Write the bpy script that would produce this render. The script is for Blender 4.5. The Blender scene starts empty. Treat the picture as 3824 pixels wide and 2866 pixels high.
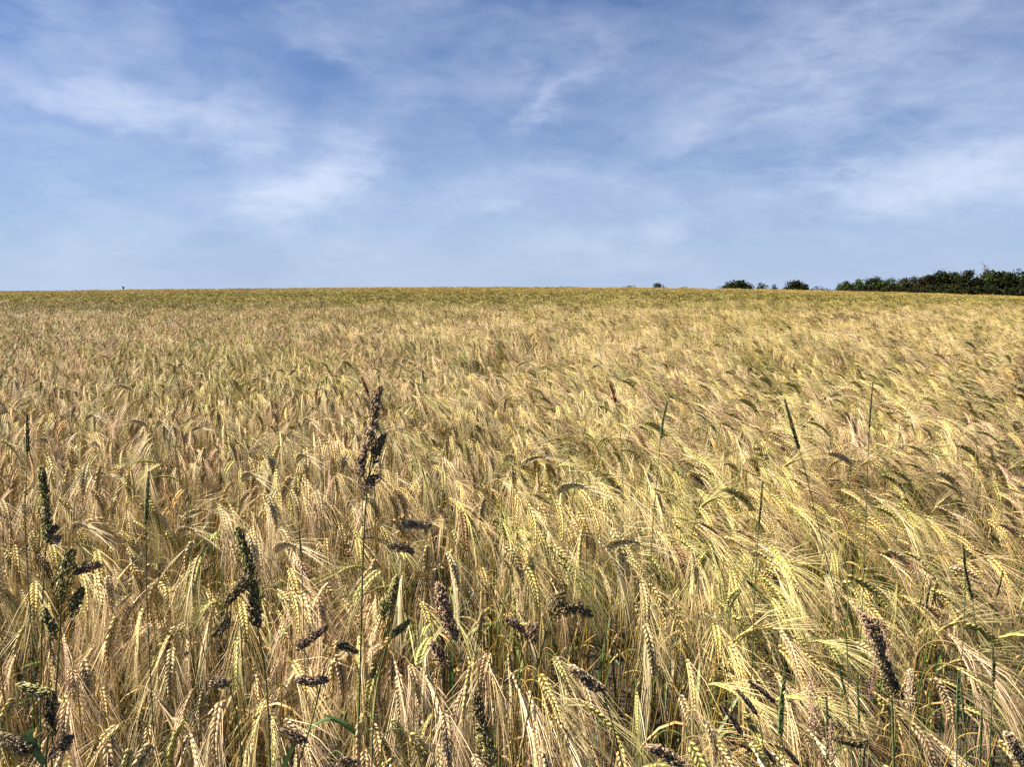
import bpy, math, random
import numpy as np
from mathutils import Vector, Matrix

random.seed(7)
rng = np.random.default_rng(11)
SC = bpy.context.scene
COL = SC.collection
R = math.radians

# ------------------------------------------------------------------ camera
FPX, CX, CY = 2950.0, 1912.0, 1433.0          # the lens, in pixels of the photograph
PITCH = math.atan((CY - 1073.0) / FPX)
EYE = 1.62
cam_data = bpy.data.cameras.new('camera')
cam = bpy.data.objects.new('camera', cam_data)
COL.objects.link(cam)
cam_data.sensor_width = 36.0
cam_data.lens = 36.0 * FPX / 3824.0
cam_data.clip_start = 0.05
cam_data.clip_end = 8000.0
cam.location = (0, 0, EYE)
cam.rotation_euler = (math.pi / 2 - PITCH, 0, 0)
SC.camera = cam


def direction(px, py):
    cx, cy = (px - CX) / FPX, -(py - CY) / FPX
    return np.array([cx, math.cos(PITCH) + math.sin(PITCH) * cy, -math.sin(PITCH) + math.cos(PITCH) * cy])


def at(px, py, Y):
    d = direction(px, py)
    return np.array([0, 0, EYE]) + d * (Y / d[1])


def pixel(p):
    x, y, z = p[0], p[1], p[2] - EYE
    f = y * math.cos(PITCH) - z * math.sin(PITCH)
    u = y * math.sin(PITCH) + z * math.cos(PITCH)
    return CX + FPX * x / f, CY - FPX * u / f, f


# ------------------------------------------------------------------ sky and sun
SUN_EL, SUN_AZ = R(50), R(-84)                 # azimuth from +Y towards +X
w = bpy.data.worlds.new('World')
SC.world = w
w.use_nodes = True
nt = w.node_tree
nt.nodes.clear()
N = nt.nodes.new
L = nt.links.new


def math_node(op, a, b=None, c=None, clamp=False):
    n = N('ShaderNodeMath')
    n.operation = op
    n.use_clamp = clamp
    for i, v in enumerate((a, b, c)):
        if v is None:
            continue
        if isinstance(v, (int, float)):
            n.inputs[i].default_value = v
        else:
            L(v, n.inputs[i])
    return n.outputs[0]


out = N('ShaderNodeOutputWorld')
sky = N('ShaderNodeTexSky')
sky.sky_type = 'NISHITA'
sky.sun_disc = False
sky.sun_elevation = SUN_EL
sky.sun_rotation = SUN_AZ
sky.altitude = 50
sky.air_density = 1.0
sky.dust_density = 0.6
sky.ozone_density = 1.6
bg = N('ShaderNodeBackground')
bg.inputs['Strength'].default_value = 0.05
grade = N('ShaderNodeMix')
grade.data_type = 'RGBA'
grade.blend_type = 'MULTIPLY'
grade.inputs[0].default_value = 1.0
L(sky.outputs[0], grade.inputs[6])
grade.inputs[7].default_value = (0.215, 0.345, 0.570, 1)
L(grade.outputs[2], bg.inputs['Color'])
cbg = N('ShaderNodeBackground')
cbg.inputs['Color'].default_value = (0.73, 0.82, 1.0, 1)
cbg.inputs['Strength'].default_value = 0.315
tc = N('ShaderNodeTexCoord')
sep = N('ShaderNodeSeparateXYZ')
L(tc.outputs['Generated'], sep.inputs[0])
az = math_node('ARCTAN2', sep.outputs[0], sep.outputs[1])
el = math_node('ARCSINE', sep.outputs[2])


def ang_noise(scale_az, scale_el, scale, detail, rough, seed, dist=0.0):
    c = N('ShaderNodeCombineXYZ')
    L(math_node('MULTIPLY', az, scale_az), c.inputs[0])
    L(math_node('MULTIPLY', el, scale_el), c.inputs[1])
    c.inputs[2].default_value = seed
    n = N('ShaderNodeTexNoise')
    n.inputs['Scale'].default_value = scale
    n.inputs['Detail'].default_value = detail
    n.inputs['Roughness'].default_value = rough
    n.inputs['Distortion'].default_value = dist
    L(c.outputs[0], n.inputs['Vector'])
    return n


warp = ang_noise(1, 1.6, 6.0, 6, 0.6, 3.1)
wsep = N('ShaderNodeSeparateColor')
L(warp.outputs['Color'], wsep.inputs[0])
azw = math_node('ADD', az, math_node('MULTIPLY', math_node('SUBTRACT', wsep.outputs[0], 0.5), 0.26))
elw = math_node('ADD', el, math_node('MULTIPLY', math_node('SUBTRACT', wsep.outputs[1], 0.5), 0.13))
wisp = ang_noise(1.0, 2.0, 4.5, 5, 0.5, 9.4, 0.6).outputs[0]
fine = ang_noise(1.4, 3.0, 9.0, 6, 0.55, 21.0, 0.9).outputs[0]
# wisps of cirrus, each an elongated soft patch of sky: centre x, y, half length, half width, tilt, amount
CLOUDS = [
    (330, 245, 150, 30, 14, .40), (200, 225, 120, 24, 12, .20), (60, 205, 110, 20, 12, .22), (70, 296, 100, 13, 8, .26), (150, 110, 240, 80, 24, .34),
    (390, 100, 130, 42, 35, .24), (490, 300, 160, 40, 22, .34), (615, 418, 95, 34, -14, .75), (700, 380, 110, 50, -45, .5), (760, 330, 70, 40, -40, .22),
    (730, 455, 200, 55, 0, .34), (800, 130, 140, 34, 30, .22), (720, 80, 70, 22, 22, .16), (1000, 180, 220, 90, 30, .18), (1240, 195, 70, 24, -58, .34),
    (1215, 250, 66, 24, 80, .22), (1105, 150, 34, 56, 0, .2), (1270, 130, 60, 60, 0, .16), (1500, 270, 240, 22, -20, .22), (1760, 212, 170, 17, -24, .26),
    (1960, 90, 320, 110, -15, .34), (2050, 250, 260, 70, -8, .30), (1750, 100, 200, 60, -20, .2), (2065, 392, 190, 52, -4, .95), (1950, 440, 220, 44, 0, .44), (2120, 340, 150, 30, 0, .3),
    (1385, 482, 74, 20, -6, .52), (1070, 480, 50, 14, 0, .40), (1270, 545, 160, 24, 0, .36), (1180, 60, 300, 50, 10, .16),
    (100, 380, 240, 40, 5, .2), (60, 500, 300, 60, 0, .2), (1500, 390, 330, 40, 0, .16), (1000, 430, 240, 40, 0, .16),
]
mask = None
for cx_, cy_, rx_, ry_, rot_, amp_ in CLOUDS:
    d_ = direction(cx_ * 1.7288, cy_ * 1.7288)
    d_ = d_ / np.linalg.norm(d_)
    a0, e0 = math.atan2(d_[0], d_[1]), math.asin(d_[2])
    rx, ry = rx_ * 1.7288 / FPX, ry_ * 1.7288 / FPX
    c, s = math.cos(R(-rot_)), math.sin(R(-rot_))
    da = math_node('SUBTRACT', azw, a0)
    de = math_node('SUBTRACT', elw, e0)
    u = math_node('MULTIPLY', math_node('ADD', math_node('MULTIPLY', da, c), math_node('MULTIPLY', de, s)), 1 / rx)
    v = math_node('MULTIPLY', math_node('SUBTRACT', math_node('MULTIPLY', de, c), math_node('MULTIPLY', da, s)), 1 / ry)
    q = math_node('ADD', math_node('MULTIPLY', u, u), math_node('MULTIPLY', v, v))
    g = math_node('MULTIPLY', math_node('EXPONENT', math_node('MULTIPLY', q, -0.6)), amp_)
    mask = g if mask is None else math_node('ADD', mask, g)
texture = math_node('ADD', math_node('MULTIPLY', wisp, 1.3), math_node('MULTIPLY', fine, 0.7))       # about 1
fibres = ang_noise(1.0, 3.0, 26.0, 6, 0.6, 40.0, 0.8).outputs[0]
grainy = math_node('ADD', math_node('MULTIPLY', math_node('SUBTRACT', texture, 0.42), 1.5), math_node('MULTIPLY', math_node('SUBTRACT', fibres, 0.5), 1.3))
mask = math_node('MULTIPLY', mask, math_node('MAXIMUM', grainy, 0.12))
veil = math_node('MULTIPLY', math_node('SUBTRACT', texture, 0.80), 0.45)
mask = math_node('ADD', mask, math_node('MAXIMUM', veil, 0.0))
mask = math_node('SUBTRACT', 1.0, math_node('EXPONENT', math_node('MULTIPLY', math_node('MAXIMUM', mask, 0.0), -0.78)))
low = math_node('MULTIPLY', math_node('EXPONENT', math_node('MULTIPLY', math_node('MAXIMUM', el, 0.0), -6.5)), 0.82)
hbg = N('ShaderNodeBackground')
hbg.inputs['Color'].default_value = (0.585, 0.725, 1.0, 1)
hbg.inputs['Strength'].default_value = 0.278
mix0 = N('ShaderNodeMixShader')
L(low, mix0.inputs[0])
L(bg.outputs[0], mix0.inputs[1])
L(hbg.outputs[0], mix0.inputs[2])
mixs = N('ShaderNodeMixShader')
L(mask, mixs.inputs[0])
L(mix0.outputs[0], mixs.inputs[1])
L(cbg.outputs[0], mixs.inputs[2])
L(mixs.outputs[0], out.inputs[0])

sun_data = bpy.data.lights.new('sun', 'SUN')
sun_data.energy = 5.0
sun_data.angle = R(0.53)
sun_data.color = (1.0, 0.89, 0.74)
sun = bpy.data.objects.new('sun', sun_data)
COL.objects.link(sun)
sdir = Vector((math.sin(SUN_AZ) * math.cos(SUN_EL), math.cos(SUN_AZ) * math.cos(SUN_EL), math.sin(SUN_EL)))
sun.rotation_euler = sdir.to_track_quat('Z', 'Y').to_euler()
sun.location = (-8, 3, 12)

SC.view_settings.view_transform = 'Standard'
SC.view_settings.look = 'None'
SC.view_settings.exposure = 1.72
SC.view_settings.gamma = 1.0
SC.view_settings.use_curve_mapping = False
SC.cycles.max_bounces = 6
SC.cycles.diffuse_bounces = 1
SC.cycles.glossy_bounces = 2
SC.cycles.transmission_bounces = 4
SC.cycles.use_denoising = False
SC.cycles.use_adaptive_sampling = False


# ------------------------------------------------------------------ materials
def fibre_material(name, translucent=0.25, rough=0.5, spec=0.35, field_tint=False, noise_amt=0.0, noise_scale=300.0):
    m = bpy.data.materials.new(name)
    m.use_nodes = True
    t = m.node_tree
    t.nodes.clear()
    n, l = t.nodes.new, t.links.new
    o = n('ShaderNodeOutputMaterial')
    a = n('ShaderNodeAttribute')
    a.attribute_name = 'col'
    col = a.outputs['Color']

    def mul(c1, c2, fac=1.0):
        x = n('ShaderNodeMix')
        x.data_type = 'RGBA'
        x.blend_type = 'MULTIPLY'
        if isinstance(fac, float):
            x.inputs[0].default_value = fac
        else:
            l(fac, x.inputs[0])
        l(c1, x.inputs[6])
        if isinstance(c2, tuple):
            x.inputs[7].default_value = c2
        else:
            l(c2, x.inputs[7])
        return x.outputs[2]

    if field_tint:                      # the crop ripens unevenly: patches and strips of greener plants
        geo = n('ShaderNodeNewGeometry')
        mp = n('ShaderNodeMapping')
        l(geo.outputs['Position'], mp.inputs[0])
        mp.inputs['Scale'].default_value = (0.55, 0.42, 0)
        nz = n('ShaderNodeTexNoise')
        nz.inputs['Scale'].default_value = 1.0
        nz.inputs['Detail'].default_value = 3
        l(mp.outputs[0], nz.inputs['Vector'])
        rp = n('ShaderNodeMapRange')
        l(nz.outputs[0], rp.inputs[0])
        rp.inputs[1].default_value, rp.inputs[2].default_value = 0.42, 0.68
        col = mul(col, (0.90, 0.98, 0.72, 1), rp.outputs[0])
        # long strips across the field further away, each a few metres deep
        sp = n('ShaderNodeSeparateXYZ')
        l(geo.outputs['Position'], sp.inputs[0])
        ramp = n('ShaderNodeValToRGB')
        nb = n('ShaderNodeTexNoise')
        mb = n('ShaderNodeMapping')
        l(geo.outputs['Position'], mb.inputs[0])
        mb.inputs['Scale'].default_value = (0.045, 0.10, 0)
        l(mb.outputs[0], nb.inputs['Vector'])
        nb.inputs['Scale'].default_value = 1.0
        nb.inputs['Detail'].default_value = 5
        wob = n('ShaderNodeMath')
        wob.operation = 'MULTIPLY_ADD'
        l(nb.outputs[0], wob.inputs[0])
        wob.inputs[1].default_value = 64.0
        l(sp.outputs[1], wob.inputs[2])
        dv = n('ShaderNodeMath')
        dv.operation = 'MULTIPLY'
        l(wob.outputs[0], dv.inputs[0])
        dv.inputs[1].default_value = 1 / 160.0
        l(dv.outputs[0], ramp.inputs[0])
        e = ramp.color_ramp.elements
        e[0].position, e[0].color = 0.0, (1, 1, 1, 1)
        e[1].position, e[1].color = 1.0, (0.86, 0.80, 0.62, 1)
        for p_, c_ in ((38, (1, 1, 1, 1)), (46, (1.02, 1.0, 1.05, 1)), (52, (0.92, 0.90, 0.82, 1)), (58, (0.66, 0.68, 0.50, 1)),
                       (68, (0.72, 0.72, 0.53, 1)), (78, (0.56, 0.60, 0.40, 1)), (92, (0.68, 0.68, 0.48, 1)), (110, (0.80, 0.76, 0.58, 1))):
            x = e.new(p_ / 160.0)
            x.color = c_
        col = mul(col, ramp.outputs[0])
    else:
        oi = n('ShaderNodeObjectInfo')
        rp = n('ShaderNodeMapRange')
        l(oi.outputs['Random'], rp.inputs[0])
        rp.inputs[3].default_value, rp.inputs[4].default_value = 0.86, 1.12
        cc = n('ShaderNodeCombineColor')
        for i in range(3):
            l(rp.outputs[0], cc.inputs[i])
        col = mul(col, cc.outputs[0])
    if noise_amt:
        nn = n('ShaderNodeTexNoise')
        nn.inputs['Scale'].default_value = noise_scale
        nn.inputs['Detail'].default_value = 3
        tcn = n('ShaderNodeTexCoord')
        l(tcn.outputs['Object'], nn.inputs['Vector'])
        rr = n('ShaderNodeMapRange')
        l(nn.outputs[0], rr.inputs[0])
        rr.inputs[1].default_value, rr.inputs[2].default_value = 0.3, 0.7
        rr.inputs[3].default_value, rr.inputs[4].default_value = 1 - noise_amt, 1 + noise_amt
        c2 = n('ShaderNodeCombineColor')
        for i in range(3):
            l(rr.outputs[0], c2.inputs[i])
        col = mul(col, c2.outputs[0])
    p = n('ShaderNodeBsdfPrincipled')
    l(col, p.inputs['Base Color'])
    p.inputs['Roughness'].default_value = rough
    p.inputs['Specular IOR Level'].default_value = spec
    tr = n('ShaderNodeBsdfTranslucent')
    l(col, tr.inputs['Color'])
    mx = n('ShaderNodeMixShader')
    mx.inputs[0].default_value = translucent
    l(p.outputs[0], mx.inputs[1])
    l(tr.outputs[0], mx.inputs[2])
    l(mx.outputs[0], o.inputs[0])
    return m


M_PLANT = fibre_material('barley_straw', 0.17, 0.45, 0.4)
M_FIELD = fibre_material('barley_crop', 0.17, 0.5, 0.35, field_tint=True)
M_WEED = fibre_material('grass_weed', 0.12, 0.65, 0.2, noise_amt=0.35, noise_scale=160)
M_TREE = fibre_material('tree_leaves', 0.06, 0.8, 0.05)

m = bpy.data.materials.new('soil_and_straw')
m.use_nodes = True
t = m.node_tree
p = t.nodes['Principled BSDF']
g_ = t.nodes.new('ShaderNodeNewGeometry')
nz = t.nodes.new('ShaderNodeTexNoise')
nz.inputs['Scale'].default_value = 14
nz.inputs['Detail'].default_value = 8
t.links.new(g_.outputs['Position'], nz.inputs['Vector'])
rp = t.nodes.new('ShaderNodeValToRGB')
t.links.new(nz.outputs[0], rp.inputs[0])
rp.color_ramp.elements[0].position, rp.color_ramp.elements[0].color = 0.35, (0.022, 0.016, 0.010, 1)
rp.color_ramp.elements[1].position, rp.color_ramp.elements[1].color = 0.68, (0.07, 0.052, 0.03, 1)
t.links.new(rp.outputs[0], p.inputs['Base Color'])
p.inputs['Roughness'].default_value = 0.95
bp = t.nodes.new('ShaderNodeBump')
bp.inputs['Distance'].default_value = 0.03
t.links.new(nz.outputs[0], bp.inputs['Height'])
t.links.new(bp.outputs[0], p.inputs['Normal'])
M_SOIL = m


# ------------------------------------------------------------------ mesh helpers
class Geo:
    """Triangles with a colour per vertex."""

    def __init__(self):
        self.v, self.t, self.c, self.n = [], [], [], 0

    def add(self, v, t, c):
        v = np.asarray(v, float).reshape(-1, 3)
        t = np.asarray(t, int).reshape(-1, 3)
        c = np.asarray(c, float)
        if c.ndim == 1:
            c = np.tile(c[:3], (len(v), 1))
        self.v.append(v)
        self.t.append(t + self.n)
        self.c.append(c[:, :3])
        self.n += len(v)

    def arrays(self):
        if not self.v:
            return np.zeros((0, 3)), np.zeros((0, 3), int), np.zeros((0, 3))
        return np.concatenate(self.v), np.concatenate(self.t), np.concatenate(self.c)

    def mesh(self, name, mat, smooth=True):
        v, t, c = self.arrays()
        me = bpy.data.meshes.new(name)
        me.vertices.add(len(v))
        me.vertices.foreach_set('co', v.astype(np.float32).ravel())
        me.loops.add(len(t) * 3)
        me.loops.foreach_set('vertex_index', t.astype(np.int32).ravel())
        me.polygons.add(len(t))
        me.polygons.foreach_set('loop_start', np.arange(0, len(t) * 3, 3, dtype=np.int32))
        me.polygons.foreach_set('loop_total', np.full(len(t), 3, np.int32))
        if smooth:
            me.polygons.foreach_set('use_smooth', np.ones(len(t), bool))
        at_ = me.attributes.new('col', 'FLOAT_COLOR', 'POINT')
        at_.data.foreach_set('color', np.concatenate([np.clip(c, 0, 1), np.ones((len(c), 1))], 1).astype(np.float32).ravel())
        me.materials.append(mat)
        me.update()
        me.validate()
        return me


def unit(v):
    v = np.asarray(v, float)
    return v / max(np.linalg.norm(v), 1e-9)


def frames(P):
    P = np.asarray(P, float)
    T = np.gradient(P, axis=0)
    T /= np.maximum(np.linalg.norm(T, axis=1, keepdims=True), 1e-9)
    S = np.zeros_like(T)
    ref = np.array([0.0, 1.0, 0.0]) if abs(T[0][1]) < 0.9 else np.array([1.0, 0, 0])
    s = unit(np.cross(T[0], ref))
    for i in range(len(P)):
        s = unit(s - T[i] * np.dot(s, T[i]))
        S[i] = s
    return T, S, np.cross(T, S)


def tube(g, P, rad, col, k=3):
    P = np.asarray(P, float)
    n = len(P)
    rad = np.broadcast_to(np.asarray(rad, float), (n,))
    T, S, B = frames(P)
    a = np.arange(k) * 2 * math.pi / k
    V = P[:, None] + rad[:, None, None] * (np.cos(a)[None, :, None] * S[:, None] + np.sin(a)[None, :, None] * B[:, None])
    i, j = np.meshgrid(np.arange(n - 1), np.arange(k), indexing='ij')
    a0 = i * k + j
    a1 = i * k + (j + 1) % k
    tri = np.concatenate([np.stack([a0, a1, a1 + k], -1).reshape(-1, 3), np.stack([a0, a1 + k, a0 + k], -1).reshape(-1, 3)])
    c = np.asarray(col, float)
    if c.ndim == 2:
        c = np.repeat(c, k, axis=0)
    g.add(V.reshape(-1, 3), tri, c)


def ribbon(g, P, wid, side, col, fold=0.0):
    """A flat strip along P, side = width direction (one vector or per point)."""
    P = np.asarray(P, float)
    n = len(P)
    wid = np.broadcast_to(np.asarray(wid, float), (n,))
    side = np.broadcast_to(np.asarray(side, float), (n, 3))
    T = np.gradient(P, axis=0)
    T /= np.maximum(np.linalg.norm(T, axis=1, keepdims=True), 1e-9)
    side = side - T * np.sum(side * T, 1, keepdims=True)
    side /= np.maximum(np.linalg.norm(side, axis=1, keepdims=True), 1e-9)
    c = np.asarray(col, float)
    if fold:
        nrm = np.cross(T, side)
        V = np.stack([P - side * wid[:, None] / 2 + nrm * wid[:, None] * fold, P, P + side * wid[:, None] / 2 + nrm * wid[:, None] * fold], 1)
        i = np.arange(n - 1) * 3
        tri = np.concatenate([np.stack(x, -1) for x in ((i, i + 1, i + 4), (i, i + 4, i + 3), (i + 1, i + 2, i + 5), (i + 1, i + 5, i + 4))])
        if c.ndim == 2:
            c = np.repeat(c, 3, axis=0)
    else:
        V = np.stack([P - side * wid[:, None] / 2, P + side * wid[:, None] / 2], 1)
        i = np.arange(n - 1) * 2
        tri = np.concatenate([np.stack(x, -1) for x in ((i, i + 1, i + 3), (i, i + 3, i + 2))])
        if c.ndim == 2:
            c = np.repeat(c, 2, axis=0)
    g.add(V.reshape(-1, 3), tri, c)


def grain(g, p, d, s, length, wd, th, col, tipcol, lod=0):
    """A pointed seed from p along d, wide along s."""
    d = unit(d)
    s = unit(s - d * np.dot(s, d))
    b = np.cross(d, s)
    if lod == 0:
        rings = ((0.28, 0.95), (0.62, 0.8))
    else:
        rings = ((0.4, 1.0),)
    V = [p]
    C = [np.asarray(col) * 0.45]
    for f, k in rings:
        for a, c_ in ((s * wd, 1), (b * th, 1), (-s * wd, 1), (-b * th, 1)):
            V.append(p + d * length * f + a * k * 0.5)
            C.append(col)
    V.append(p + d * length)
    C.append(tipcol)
    n = len(rings)
    tri = []
    for j in range(4):
        tri.append((0, 1 + (j + 1) % 4, 1 + j))
        for r_ in range(n - 1):
            a, b_ = 1 + r_ * 4 + j, 1 + r_ * 4 + (j + 1) % 4
            tri += [(a, b_, b_ + 4), (a, b_ + 4, a + 4)]
        tri.append((1 + (n - 1) * 4 + j, 1 + (n - 1) * 4 + (j + 1) % 4, 1 + n * 4))
    g.add(V, tri, C)


# ------------------------------------------------------------------ barley
PALETTES = {
    'straw': dict(grain=(0.79, 0.60, 0.32), awn=(0.83, 0.63, 0.385), stem=(0.52, 0.36, 0.12)),
    'golden': dict(grain=(0.80, 0.60, 0.23), awn=(0.79, 0.60, 0.31), stem=(0.60, 0.41, 0.09)),
    'yellow_green': dict(grain=(0.66, 0.58, 0.19), awn=(0.55, 0.48, 0.20), stem=(0.17, 0.24, 0.05)),
    'brown': dict(grain=(0.25, 0.15, 0.06), awn=(0.40, 0.27, 0.13), stem=(0.36, 0.22, 0.07)),
}


def barley(H, end, pal, lod=0, lean=0.06, ear=0.088, yaw=0.0, seed=0, leaf=True, twist=None):
    """Barley that bends towards +x. Returns dict part -> Geo, and the ear's middle and direction."""
    r = np.random.default_rng(seed)
    P_ = PALETTES[pal]
    tint = 1 + r.normal(0, 0.07, 3) * 0.5 + r.normal(0, 0.07)
    gc, ac, stc = (np.array(P_[k]) * tint * q_ for k, q_ in (('grain', .76), ('awn', .74), ('stem', .58)))
    neck = r.uniform(0.05, 0.11) * (1 if end > R(95) else 0.7)
    nseg = {0: 9, 1: 6, 2: 3}[lod]
    # angle of the axis from vertical along the length
    s_st = np.linspace(0, 1, {0: 7, 1: 4, 2: 2}[lod])
    s_nk = np.linspace(0, 1, nseg + 1)[1:]
    th_n = lean + (end - R(44) - lean) * (s_nk ** 1.15)
    dz = np.cumsum(np.cos(th_n)) * neck / nseg
    top = max(dz.max(), 0)
    L0 = max(H - top, 0.2) / math.cos(lean)
    wob = r.normal(0, 0.012, 2)
    pts = []
    for s in s_st:
        b = math.sin(s * math.pi)
        pts.append(np.array([math.sin(lean) * L0 * s * s + wob[0] * b, wob[1] * b, math.cos(lean) * L0 * s]))
    p = pts[-1].copy()
    side_d = r.normal(0, 0.10)
    for th in th_n:
        d = np.array([math.sin(th), side_d * math.sin(th), math.cos(th)])
        p = p + unit(d) * neck / nseg
        pts.append(p.copy())
    g_stem, g_ear, g_awn, leaves_ = Geo(), Geo(), Geo(), []
    pts = np.array(pts)
    # stem: greener or browner low down, with shade painted in; golden towards the neck
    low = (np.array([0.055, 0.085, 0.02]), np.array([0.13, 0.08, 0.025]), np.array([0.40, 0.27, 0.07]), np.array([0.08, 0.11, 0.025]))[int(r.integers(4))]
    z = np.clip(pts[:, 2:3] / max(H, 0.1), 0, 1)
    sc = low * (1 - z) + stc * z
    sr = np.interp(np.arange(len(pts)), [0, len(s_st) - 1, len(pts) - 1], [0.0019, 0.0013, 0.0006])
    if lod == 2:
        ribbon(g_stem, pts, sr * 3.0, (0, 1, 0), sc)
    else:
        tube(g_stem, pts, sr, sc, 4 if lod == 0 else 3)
    if lod == 0:                       # a darker node on the straw
        for f in (0.35, 0.72):
            q = pts[0] * (1 - f) + pts[len(s_st) - 1] * f + np.array([wob[0], wob[1], 0]) * math.sin(f * math.pi)
            k = int(f * (len(s_st) - 1))
            ff = f * (len(s_st) - 1) - k
            q = pts[k] * (1 - ff) + pts[k + 1] * ff
            tube(g_stem, [q - [0, 0, .004], q, q + [0, 0, .004]], [.0012, .0026, .0012], (0.20, 0.12, 0.05), 4)
    # ear axis
    nn = {0: 12, 1: 9, 2: 3}[lod]
    e_pts, e_dir = [p.copy()], []
    th = end - R(44)
    for i in range(nn):
        th = end - R(44) + R(58) * (i / nn) ** .8
        d = unit([math.sin(th), side_d * math.sin(th), math.cos(th)])
        e_dir.append(d)
        p = p + d * ear / nn
        e_pts.append(p.copy())
    e_dir.append(e_dir[-1])
    roll = r.uniform(0, math.pi) if twist is None else twist
    awn_len = r.uniform(0.115, 0.17)
    if lod == 2:
        q = np.array(e_pts)
        s = np.array([0, 1, 0.0])
        wdt = np.array([.008, .022, .020, .007])
        tone = r.choice([.45, .95, 1.12, 1.22])
        gc = gc * tone
        ac = ac * (tone * .6 + .4)
        ribbon(g_ear, q, wdt * 1.25, s, gc * 0.9)
        ribbon(g_ear, q, wdt * 1.25, (math.cos(th), 0, -math.sin(th)), gc * 0.9)
        for k in range(5):
            d = unit(e_dir[-1] + r.normal(0, 0.16, 3))
            a0 = q[1 + k % 3]
            ribbon(g_awn, [a0, a0 + d * (awn_len * .6 + .03), a0 + d * (awn_len + .05) - np.array([0, 0, .004])], [.005, .0045, .002], r.normal(0, 1, 3), ac * 0.95)
        return dict(stem=g_stem, ear=g_ear, awns=g_awn, leaf=leaves_), q[1], e_dir[1]
    for i in range(nn):
        d = e_dir[i]
        s0 = unit(np.cross(d, [0.13, 1, 0.05]))
        b0 = np.cross(d, s0)
        ca, sa = math.cos(roll), math.sin(roll)
        s = s0 * ca + b0 * sa
        f = (i + .5) / nn
        size = (0.70 + 0.34 * math.sin(math.pi * min(1, f * 1.15 + 0.08))) * ear / 0.084
        for sg in (-1, 1):
            q = e_pts[i] + d * (0.5 if sg > 0 else 0) * ear / nn + s * sg * 0.0014
            spread = R(32) * (1.05 - 0.35 * f)
            gd = unit(d * math.cos(spread) + s * sg * math.sin(spread) + r.normal(0, 0.04, 3))
            gl = 0.0142 * size * (1 if lod == 0 else 1.25)
            v = 1 + r.normal(0, 0.08)
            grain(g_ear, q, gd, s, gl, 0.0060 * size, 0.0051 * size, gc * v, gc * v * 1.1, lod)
            # awn
            al = awn_len * (1.0 - 0.18 * f) * r.uniform(0.85, 1.1)
            sp = R(19) * (1.1 - 0.7 * f)
            ad = unit(d * math.cos(sp) + s * sg * math.sin(sp) + r.normal(0, 0.05, 3))
            tip = q + gd * gl * 0.93
            mid = tip + ad * al * 0.5
            fin = mid + unit(ad + (e_dir[-1] - d) * 0.35 + np.array([0, 0, -0.05])) * al * 0.5
            if (lod == 0 and i % 3) or (lod == 1 and i % 3 == 0):
                a2 = unit(ad + r.normal(0, .05, 3))
                ribbon(g_awn, [tip, tip + a2 * al * .5, tip + unit(a2 + (e_dir[-1] - d) * .4) * al * .9], [.0009, .0008, .0003] if lod == 0 else [.0014, .0012, .0005], r.normal(0, 1, 3), ac * (1 + r.normal(0, .1)))
            ribbon(g_awn, [tip, mid, fin], [.00095, .0008, .0003] if lod == 0 else [.0016, .0014, .0006], r.normal(0, 1, 3), ac * (1 + r.normal(0, 0.08)))
        if lod == 0 and i % 2 == 0:    # small sterile florets on the flat faces
            for sg in (-1, 1):
                gd = unit(d + np.cross(d, s) * sg * 0.35)
                grain(g_ear, e_pts[i] + np.cross(d, s) * sg * .0012, gd, s, 0.0085 * size, .0024, .0016, gc * 0.5, gc * .7, 1)  # florets darkened, painting shade into the gaps between grains
    tube(g_ear, np.array(e_pts)[:: 2], 0.0011, gc * 0.35, 3)  # rachis darkened: the shade between the grains is in its colour
    if leaf:
        for k in range(r.integers(1, 3) if lod == 0 else 1):
            f = r.uniform(0.35, 0.86)
            q = pts[0] * (1 - f) + pts[len(s_st) - 1] * f
            a = r.uniform(0, 2 * math.pi)
            ln = r.uniform(0.08, 0.19)
            green = r.random() < 0.2
            c0 = np.array([0.13, 0.17, 0.045]) if green else np.array([0.46, 0.31, 0.13]) * r.uniform(0.6, 1.3)
            lp = []
            up = r.uniform(0.5, 1.3)
            dn = r.uniform(1.0, 2.6) if not green else r.uniform(0.3, 1.5)
            for x in np.linspace(0, 1, 6):
                lp.append(q + np.array([math.cos(a) * x, math.sin(a) * x, up * x - dn * x * x]) * ln)
            wl = np.array([.004, .008, .0085, .007, .0045, .0006]) * (1 if green else 0.7)
            g_leaf = Geo()
            leaves_.append(g_leaf)
            ribbon(g_leaf, lp, wl, (-math.sin(a), math.cos(a), r.normal(0, .5)), c0 * (1 + r.normal(0, .1)), 0.12)
    mid = e_pts[nn // 2]
    return dict(stem=g_stem, ear=g_ear, awns=g_awn, leaf=leaves_), mid, e_dir[nn // 2]


def rot_z(v, a):
    c, s = math.cos(a), math.sin(a)
    return v @ np.array([[c, s, 0], [-s, c, 0], [0, 0, 1]])


def pick_palette(r, greenish):
    x = r.random()
    if greenish:
        return 'yellow_green' if x < .36 else 'golden' if x < .66 else 'straw' if x < .955 else 'brown'
    return 'straw' if x < .50 else 'golden' if x < .76 else 'yellow_green' if x < .94 else 'brown'


def library(n, lod, lo, hi, greenish, seed0, H=(0.80, 0.95), leaf=True):
    out_ = []
    r = np.random.default_rng(seed0)
    for i in range(n):
        end = r.uniform(lo, hi)
        if r.random() < 0.035:
            end = r.uniform(R(60), R(105))
        g, _, _ = barley(r.uniform(*H), end, pick_palette(r, greenish), lod, r.uniform(0.02, 0.14), r.uniform(.088, .116), seed=seed0 * 1000 + i, leaf=leaf)
        G = Geo()
        for q_ in [g['stem'], g['ear'], g['awns']] + g['leaf']:
            v, t_, c = q_.arrays()
            if len(v):
                G.add(v, t_, c)
        out_.append(G.arrays())
    return out_


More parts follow.
